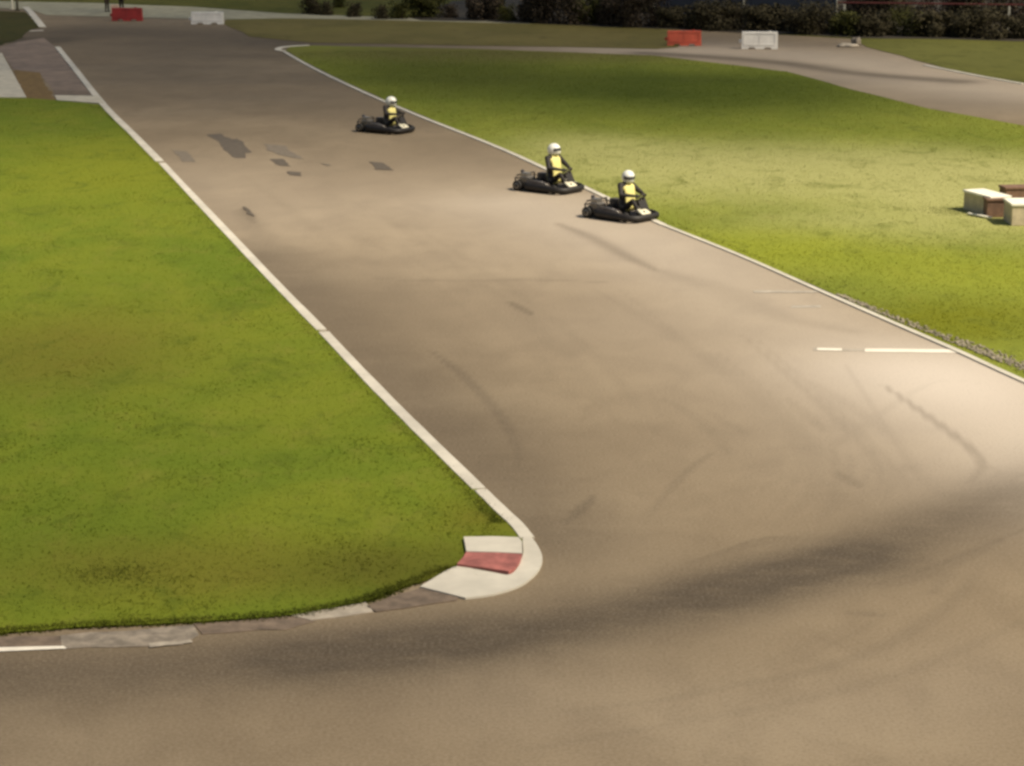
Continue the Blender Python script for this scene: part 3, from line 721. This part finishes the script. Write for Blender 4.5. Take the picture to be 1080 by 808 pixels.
# ------------------------------------------------------------------ plastic barriers
B_WHITE = simple('white_barrier_plastic', (.86, .83, .78), .45, var=.12, scale=2)
B_RED = simple('red_barrier_plastic', (.64, .115, .06), .45, var=.2, scale=2)
B_RED2 = simple('dark_red_barrier_plastic', (.36, .028, .025), .45, var=.25, scale=2)
def barrier(u, v, mat, label, w=1.8, h=.80, rz=0, dep=.42):
    p = G(u, v); root = empty('plastic_barrier', (p.x, p.y, .005), rz); tag(root, label, 'barrier', 'plastic barriers beyond the track')
    bm = bmesh.new(); hw = w / 2
    out = [(-hw, 0), (-hw * .66, 0), (-hw * .58, .09), (-hw * .30, .09), (-hw * .22, 0), (hw * .22, 0), (hw * .30, .09), (hw * .58, .09), (hw * .66, 0), (hw, 0), (hw * .985, h), (-hw * .985, h)]
    def ring(y, sc_=1): return [Vector((x, y * (1 - .42 * (z / h)), z)) for x, z in out]
    a = [bm.verts.new(q) for q in ring(-dep / 2)]; b = [bm.verts.new(q) for q in ring(dep / 2)]
    fa = bm.faces.new(a); fb = bm.faces.new(b[::-1])
    for k in range(len(out)): bm.faces.new((a[k], b[k], b[(k + 1) % len(out)], a[(k + 1) % len(out)]))
    fin('barrier_shell', bm, mat, root, False, .025)
    bm = bmesh.new()
    for s in (-1, 1):   # raised frame round a recessed face, both sides
        for (x, z, sx, sz) in ((0, h - .07, w * .86, .06), (0, .20, w * .86, .05), (-hw * .86, h * .54, .06, h * .62), (hw * .86, h * .54, .06, h * .62), (0, h * .54, .05, h * .52)):
            y = s * (dep / 2 * (1 - .42 * z / h) + .006)
            box(bm, (x, y, z), (sx, .03, sz), Matrix.Rotation(s * math.atan(.42 * dep / 2 / h), 3, 'X'))
    fin('raised_rib', bm, mat, root, False, .006)
    bm = bmesh.new(); box(bm, (-hw - .06, 0, h * .45), (.13, .12, .16)); fin('joining_lug', bm, mat, root, False, .02)
    bm = bmesh.new(); lathe(bm, [(.07, 0), (.07, .03), (.05, .04)], 16, Matrix.Translation((hw * .55, 0, h - .002))); fin('filler_cap', bm, mat, root, True)
    return root
barrier(134.5, 22, B_RED2, 'dark red plastic barrier at top left with people behind it', 1.72, .72)
barrier(219, 25.5, B_WHITE, 'white plastic barrier at the far left, right of the dark red one', 1.78, .66)
barrier(721.5, 48, B_RED, 'orange red plastic barrier before the dark bushes', 1.68, .72)
barrier(801, 51.5, B_WHITE, 'white plastic barrier before the dark bushes, beside the orange red one', 1.75, .82, R(-3))

# ------------------------------------------------------------------ block enclosure on the infield
C_WHITE = simple('white_painted_block', (.86, .82, .70), .7, var=.12, scale=3)
C_SIDE = simple('grey_block_side', (.58, .49, .34), .8, var=.2, scale=4, bmp=.2)
C_RED = simple('faded_brown_red_block', (.20, .115, .075), .8, var=.3, scale=4, bmp=.2)
def block(u, v, lx, ly, h, rz, mbody, mcap, label, name='track_block'):
    p = G(u, v); root = empty(name, (p.x, p.y, .02), rz); tag(root, label, 'block', 'blocks stacked on the infield')
    bm = bmesh.new(); box(bm, (0, 0, (h - .07) / 2), (lx, ly, h - .07)); fin('block_body', bm, mbody, root, False, .02)
    bm = bmesh.new(); box(bm, (0, 0, h - .033), (lx + .05, ly + .05, .066)); fin('cap_slab', bm, mcap, root, False, .015)
    return root
block(1040, 225, .60, 1.35, .54, R(20), C_SIDE, C_WHITE, 'grey sided block with a white top, leftmost of the infield blocks')
block(1049.5, 229.0, .56, .42, .50, R(2), C_RED, C_RED, 'brown red block between the two white topped blocks')
block(1084.5, 236, 1.10, 1.0, .58, R(0), C_SIDE, C_WHITE, 'white topped block at the right picture edge, nearest the camera')
block(1075, 212.5, 1.0, .5, .42, R(8), C_RED, C_RED, 'brown block behind the white topped ones')
bm = bmesh.new(); box(bm, (0, 0, .02), (.62, .10, .035)); o = fin('wooden_plank', bm, C_WHITE, None, False, .006)
p = G(1033, 230); o.location = (p.x, p.y, .05); o.rotation_euler = (0, 0, R(-58)); o.scale = (1.4, 1, 1)
tag(o, 'pale plank lying in the grass before the blocks', 'plank')

# ------------------------------------------------------------------ people, posts at the top left
def stander(u, v, rz, trousers, shirt, label, wide=.11):
    p = G(u, v); root = empty('person', (p.x, p.y, .02), rz); tag(root, label, 'person')
    bm = bmesh.new(); sh = 1.42
    for s in (-1, 1):
        capsule(bm, (0, s * .09, .92), (.02, s * wide, .50), .10, .065); capsule(bm, (.02, s * wide, .50), (-.01, s * (wide + .01), .09), .062, .042)
        capsule(bm, (-.03, s * (wide + .01), .05), (.15, s * (wide + .03), .04), .045, .035)
        capsule(bm, (0, s * .19, sh), (-.03, s * .26, 1.14), .056, .044); capsule(bm, (-.03, s * .26, 1.14), (.07, s * .25, .90), .042, .03)
        hand(bm, (.07, s * .25, .90), (.25, 0, -1), (0, -s, 0), False)
    for z, r, yy in ((.95, .12, .07), (1.1, .11, .07), (1.25, .12, .09), (1.36, .11, .10)): capsule(bm, (0, yy, z), (0, -yy, z), r, r)
    capsule(bm, (0, .17, sh), (0, -.17, sh), .065, .065); capsule(bm, (0, 0, sh), (.01, 0, 1.56), .06, .052)
    ellips(bm, (.02, 0, 1.68), (.10, .078, .115)); ellips(bm, (.118, 0, 1.665), (.022, .014, .022)); ellips(bm, (.02, .08, 1.67), (.02, .012, .03)); ellips(bm, (.02, -.08, 1.67), (.02, .012, .03))
    ellips(bm, (.10, 0, 1.622), (.018, .026, .007)); 
    for s in (-1, 1): ellips(bm, (.104, s * .03, 1.69), (.012, .014, .008))
    b = remesh('body', bm, [SKIN, trousers, shirt], root, .012)
    for pl in b.data.polygons:
        z = pl.center.z; pl.material_index = 1 if z < .96 and abs(pl.center.y) < .215 else (2 if 1.0 < z < 1.50 and not (abs(pl.center.y) > .23 and z < 1.08) else (2 if z < 1.5 and z >= .96 and abs(pl.center.y) < .2 else 0))
        if z < .1: pl.material_index = 1
    bm = bmesh.new(); bmesh.ops.create_uvsphere(bm, u_segments=20, v_segments=12, radius=1, matrix=Matrix.Translation((.005, 0, 1.705)) @ Matrix.Diagonal((.108, .086, .102, 1)))
    bmesh.ops.delete(bm, geom=[v_ for v_ in bm.verts if v_.co.z < 1.66 or (v_.co.x > .07 and v_.co.z < 1.73)], context='VERTS')
    fin('hair', bm, simple('dark_hair', (.03, .02, .015), .7), root, True)
    return root
stander(113, 13, R(-60), BROWNT, SHIRT2, 'person in dark brown trousers standing left of the red barrier, cut by the picture top', .07)
stander(128.5, 13.5, R(-100), simple('black_trousers', (.025, .018, .012), .85), SHIRT, 'person in black trousers standing behind the red barrier, cut by the picture top', .08)
bm = bmesh.new(); box(bm, (0, 0, .14), (.44, .2, .28)); box(bm, (0, 0, .29), (.46, .22, .03))
o = fin('cardboard_box', bm, simple('pale_pink_card', (.72, .50, .38), .8, var=.1), None, False, .01)
p = G(121.5, 16.0); o.location = (p.x, p.y, .06 + .35); 
o.location = (p.x, p.y, .02)
tag(o, 'pale pink box standing between the two people behind the red barrier', 'box')
o.scale = (1, 1, 1.9)
def post(u, v, h, r, mat, label, cap=None):
    p = G(u, v); root = empty('post', (p.x, p.y, .015)); tag(root, label, 'post')
    bm = bmesh.new(); lathe(bm, [(r * 1.5, 0), (r * 1.5, .04), (r, .05), (r, h - .02), (r * .8, h)], 14); fin('pole', bm, mat, root, True)
    bm = bmesh.new(); box(bm, (0, 0, .01), (r * 5, r * 5, .02)); fin('base_plate', bm, mat, root)
    bm = bmesh.new(); lathe(bm, [(r * 1.15, h - .03), (r * 1.15, h), (r * .5, h + .02)], 12); fin('cap', bm, mat, root, True)
    return root
P_DARK = simple('dark_green_post', (.045, .036, .01), .6); P_WHITE = simple('white_post_paint', (.62, .58, .46), .6)
post(18.5, 11.5, 1.7, .075, P_DARK, 'dark green post at the top left beside the white one')
post(13, 10, 1.7, .06, P_WHITE, 'white post at the top left picture corner')

# ------------------------------------------------------------------ bushes along the far edge
def leaf_mat(name, c1, c2):
    m, nt, b = newmat(name)
    g = nt.nodes.new('ShaderNodeNewGeometry')
    c = mix(nt, g.outputs['Random Per Island'], c1, c2)
    nt.links.new(c, b.inputs['Base Color']); b.inputs['Roughness'].default_value = .75; b.inputs['Specular IOR Level'].default_value = .2
    return m
L_DARK = leaf_mat('dark_bush_leaf', (.034, .028, .014), (.070, .058, .028))
L_BROWN = leaf_mat('brown_bush_leaf', (.038, .028, .018), (.078, .058, .036))
L_OLIVE = leaf_mat('olive_bush_leaf', (.035, .037, .008), (.075, .072, .014))
BARK = simple('bush_stem_bark', (.06, .04, .025), .9)
def bush_mesh(seed, w, d, h, n=4200, ls=.095):
    r = np.random.default_rng(seed); nl = 11
    cen = np.stack([r.uniform(-.62, .62, nl) * w / 2, r.uniform(-.55, .55, nl) * d / 2, r.uniform(.18, .74, nl) * h], -1)
    rad = r.uniform(.22, .42, nl) * h
    k = r.integers(0, nl, n); v = r.normal(0, 1, (n, 3)); v /= np.linalg.norm(v, axis=1)[:, None]
    p = cen[k] + v * (rad[k] * r.uniform(.45, 1.08, n))[:, None]
    low = r.random(n) < .22; p[low, 2] *= r.uniform(.05, .5, low.sum()); p[:, 2] = np.abs(p[:, 2])
    a = r.normal(0, 1, (n, 3)); a /= np.linalg.norm(a, axis=1)[:, None]; b = np.cross(a, v); b /= np.linalg.norm(b, axis=1)[:, None] + 1e-9
    s = (r.uniform(.5, 1.3, n) * ls)[:, None]
    q = np.stack([p - a * s, p + b * s * .5, p + a * s, p - b * s * .5], 1)
    me = bpy.data.meshes.new('foliage'); me.vertices.add(4 * n); me.vertices.foreach_set('co', q.ravel())
    me.loops.add(4 * n); me.loops.foreach_set('vertex_index', np.arange(4 * n)); me.polygons.add(n)
    me.polygons.foreach_set('loop_start', np.arange(0, 4 * n, 4)); me.polygons.foreach_set('loop_total', np.full(n, 4)); me.update()
    bm = bmesh.new()
    for c in cen[:7]: tube(bm, [(c[0] * .15, c[1] * .15, 0), (c[0] * .5, c[1] * .5, c[2] * .5), tuple(c)], [.035, .022, .008], 6)
    st = bpy.data.meshes.new('stem'); bm.to_mesh(st); bm.free(); st.materials.append(BARK)
    return me, st
M_soil = simple('dark_hedge_soil', (.035, .026, .015), .95, var=.4, scale=.8, bmp=.4)
sheet('hedge_soil', W([(440, 22), (480, 22.6), (560, 25.2), (720, 32), (830, 36.5), (900, 41), (1000, 42.2), (1100, 44.5), (1900, 60), (1900, -30), (700, -20), (560, -8), (480, 2), (440, 14)]), .03, M_soil, step=1.5, jag=.35)
variants = [bush_mesh(11, 3.0, 2.2, 2.0), bush_mesh(12, 2.6, 2.0, 1.6), bush_mesh(13, 3.4, 2.4, 2.5, 4000), bush_mesh(14, 1.7, 1.4, .9, 1600, .06)]
mats = [L_DARK, L_BROWN, L_OLIVE]
vm = {}
def bush(u, v, vi, mi, s, label, rot=None, sz=1.0):
    key = (vi, mi)
    if key not in vm:
        fm = variants[vi][0].copy(); fm.materials.append(mats[mi]); vm[key] = (fm, variants[vi][1])
    p = G(u, v); root = empty('bush', (p.x, p.y, .01), random.uniform(0, 6) if rot is None else rot); root.scale = (s, s, s * sz)
    tag(root, label, 'bush', 'bushes along the far edge')
    link('foliage', vm[key][0], None, root); link('stem', vm[key][1], None, root)
    return root
# (u, v of the foot, variant, material, scale, label)
BL = [
 (325, 15, 3, 0, 1.25, 'low dark bush, leftmost of the row along the far edge'),
 (345, 16, 3, 0, .9, 'small dark bush just right of the leftmost low bush'),
 (376, 18, 3, 0, .95, 'small round dark bush standing alone left of the big bushes'),
 (404, 20, 3, 0, .9, 'small dark bush, first of the pair left of the hedge'),
 (424, 20, 3, 2, 1.15, 'low olive bush, second of the pair left of the hedge')]
for (u, v, vi, mi, s, lab) in BL: bush(u, v, vi, mi, s, lab)
hedge = [(452, 21.5), (478, 22), (505, 23), (533, 24.5), (562, 25.5), (592, 27), (622, 28.5), (652, 29.5), (682, 31), (712, 32), (742, 33.2), (772, 34), (802, 35), (832, 36.5), (862, 38.5), (892, 40), (922, 40.5), (952, 40.8), (982, 41), (1012, 42), (1042, 43), (1072, 43.5), (1104, 44)]
sizes = ['first', 'second', 'third', 'fourth', 'fifth', 'sixth', 'seventh', 'eighth', 'ninth', 'tenth', 'eleventh', 'twelfth', 'thirteenth', 'fourteenth', 'fifteenth', 'sixteenth', 'seventeenth', 'eighteenth', 'nineteenth', 'twentieth', 'twenty first', 'twenty second', 'twenty third']
for i, (u, v) in enumerate(hedge):
    mi = 0 if u > 700 else (1 if i % 3 else 2)
    if 880 < u < 1000: mi = 2 if i % 2 else 0
    tone = ('dark', 'brownish', 'olive')[mi]
    vi = (1, 0, 2)[i % 3] if u > 560 else (3 if i % 2 else 1)
    s = random.uniform(.85, 1.1)
    bush(u + random.uniform(-4, 4), v - 2.2 - random.uniform(0, 1.4), vi, mi, s, f'{tone} bush, {sizes[i]} from the left in the dense hedge row', sz=(.62 if vi == 2 else .76 if vi == 0 else .9) if u > 690 else 1.0)
hb = 0
for i, (u, v) in enumerate([(590, 10), (635, 12), (678, 13), (905, 20), (940, 21), (990, 22), (1040, 23), (1090, 24)]):
    mi = 1 if i % 2 else 0
    bush(u, v, 2, mi, random.uniform(.9, 1.15), f'{("dark", "brownish")[mi]} tall bush, {sizes[i]} from the left in the back row')
for i, (u, v) in enumerate([(360, 8), (440, 10), (520, 12)]):
    bush(u, v, (3, 1, 1)[i], 2, .9, f'olive bush on the far bank, {sizes[i]} from the left behind the row')
# screen fence with red rail behind the bushes
def fence_panel(u0, v0, u1, v1, h, mat, label, posts=5, name='screen_fence', bottom=.05):
    a = G(u0, v0); b = G(u1, v1); d = b - a; root = empty(name, a, math.atan2(d.y, d.x)); tag(root, label, 'fence')
    L = d.length
    bm = bmesh.new(); n = 40; rings = []
    for k in range(n + 1):
        x = L * k / n; y = .02 * math.sin(x * 4)
        rings.append([bm.verts.new((x, y - .012, bottom)), bm.verts.new((x, y - .012, h)), bm.verts.new((x, y + .012, h)), bm.verts.new((x, y + .012, bottom))])
    for k in range(n):
        for j in range(4): bm.faces.new((rings[k][j], rings[k][(j + 1) % 4], rings[k + 1][(j + 1) % 4], rings[k + 1][j]))
    fin('screen_sheet', bm, mat, root)
    for k in range(posts):
        bm = bmesh.new(); x = L * k / (posts - 1); tube(bm, [(x, -.07, 0), (x, -.07, h + .1)], .04, 10); fin('fence_post', bm, P_WHITE, root, True)
    return root, L
fence_panel(690, 24, 882, 31, 2.6, simple('blue_grey_screen', (.075, .08, .095), .7, var=.2, scale=.6), 'blue grey screen fence behind the dark bushes', 3)
a = G(882, 31.5); b = G(1120, 35)
root = empty('red_rail', a, math.atan2(b.y - a.y, b.x - a.x)); tag(root, 'red rail on white posts above the bushes at the top right', 'railing'); L = (b - a).length
bm = bmesh.new(); box(bm, (L / 2, 0, 1.46), (L, .05, .08)); fin('rail', bm, simple('rusty_red_rail', (.16, .035, .03), .7), root, False, .01)
o = bpy.data.objects[root.name]
for x in (.4, L * .765):
    bm = bmesh.new(); box(bm, (x, -.07, .68), (.11, .07, 1.36)); fin('rail_post', bm, P_WHITE, root, False, .01)
# small things before the bushes
def rag(u, v, sx, sy, sz, mat, label, name, cat, z=.01, seed=0):
    r = random.Random(seed); bm = bmesh.new(); bmesh.ops.create_icosphere(bm, subdivisions=3, radius=1)
    for q in bm.verts:
        q.co *= 1 + .25 * math.sin(q.co.x * 5 + seed) * math.cos(q.co.y * 4); q.co.z = max(q.co.z, -.25)
        q.co = Vector((q.co.x * sx, q.co.y * sy, (q.co.z + .25) * sz))
    o = fin(name, bm, mat, None, True); p = G(u, v); o.location = (p.x, p.y, z); return tag(o, label, cat)
rag(893, 49.5, .5, .35, .14, M_wpale, 'crumpled pale plastic sheet lying on the asphalt right of the white barrier', 'plastic_sheet', 'sheet', .01, 3)
rag(903, 47.5, .25, .25, .3, M_kgrey, 'small grey sack standing beside the crumpled pale sheet', 'sack', 'sack', .01, 5)

# ------------------------------------------------------------------ light
w = bpy.data.worlds.new('World'); sc.world = w; w.use_nodes = True
nt = w.node_tree; bg = nt.nodes['Background']; sky = nt.nodes.new('ShaderNodeTexSky'); sky.sky_type = 'NISHITA'
AZ, EL = R(116), R(52)      # azimuth clockwise from +Y: from the right, a little beyond
sky.sun_disc = False; sky.sun_elevation = EL; sky.sun_rotation = AZ; sky.air_density = 1.6; sky.dust_density = 4
nt.links.new(sky.outputs['Color'], bg.inputs['Color']); bg.inputs['Strength'].default_value = .05
sd = bpy.data.lights.new('Sun', 'SUN'); sd.energy = 4.3; sd.angle = R(3.0); sd.color = (1, .885, .69)
so = bpy.data.objects.new('Sun', sd); COL.objects.link(so)
dirv = Vector((math.sin(AZ) * math.cos(EL), math.cos(AZ) * math.cos(EL), math.sin(EL)))
so.rotation_euler = dirv.to_track_quat('Z', 'Y').to_euler()

# unseen puffs added high above to shade the far end and near corner
def sst(x, a, b): t = np.clip((x - a) / (b - a), 0, 1); return t * t * (3 - 2 * t)
def cover(x, y):
    c = .84 * sst(y, 58, 100) * (1 - .6 * sst(x, 7, 20))
    c += .27 * sst(y, 50, 29) * (1 - .8 * sst(x, 1, 8)) 
    c += .12 * sst(x, 5, -4) * sst(y, 60, 50) * (1 - sst(y, 60, 104))
    return min(.85, c)
cm = []; ST = 6.0; HC = 230.0
for ix in range(-14, 15):
    for iy in range(-1, 42):
        x = ix * ST + random.uniform(-1.6, 1.6); y = 12 + iy * ST + random.uniform(-1.6, 1.6)
        c = float(cover(x, y)); r = math.sqrt(ST * ST * c / math.pi)
        if r < .7: continue
        q = Vector((x, y, 0)) + dirv * (HC / dirv.z)
        cm.append(Matrix.Translation(q) @ Matrix.Rotation(random.uniform(0, 6), 4, 'Z') @ Matrix.Diagonal((r * random.uniform(.95, 1.2), r * random.uniform(.95, 1.1), r * .35, 1)))
M_shade_puff = simple('white_shade_puff', (.85, .86, .88), 1, var=.05, scale=.1)
blobs_mesh('shade_puffs', cm, M_shade_puff, 2)['kind'] = 'structure'

cam = bpy.data.cameras.new('Camera'); co_ = bpy.data.objects.new('Camera', cam); COL.objects.link(co_)
co_.location = (0, 0, H); co_.rotation_euler = (math.pi / 2 - P, 0, 0)
cam.sensor_width = 36; cam.lens = F / 1080 * 36; cam.clip_end = 6000; cam.clip_start = .5
sc.camera = co_
sc.view_settings.view_transform = 'Standard'; sc.view_settings.look = 'None'; sc.view_settings.gamma = 1
sc.view_settings.exposure = .5
sc.render.engine = 'CYCLES'; sc.cycles.use_denoising = True
sc.cycles.pixel_filter_type = 'BLACKMAN_HARRIS'; sc.cycles.filter_width = 3.0
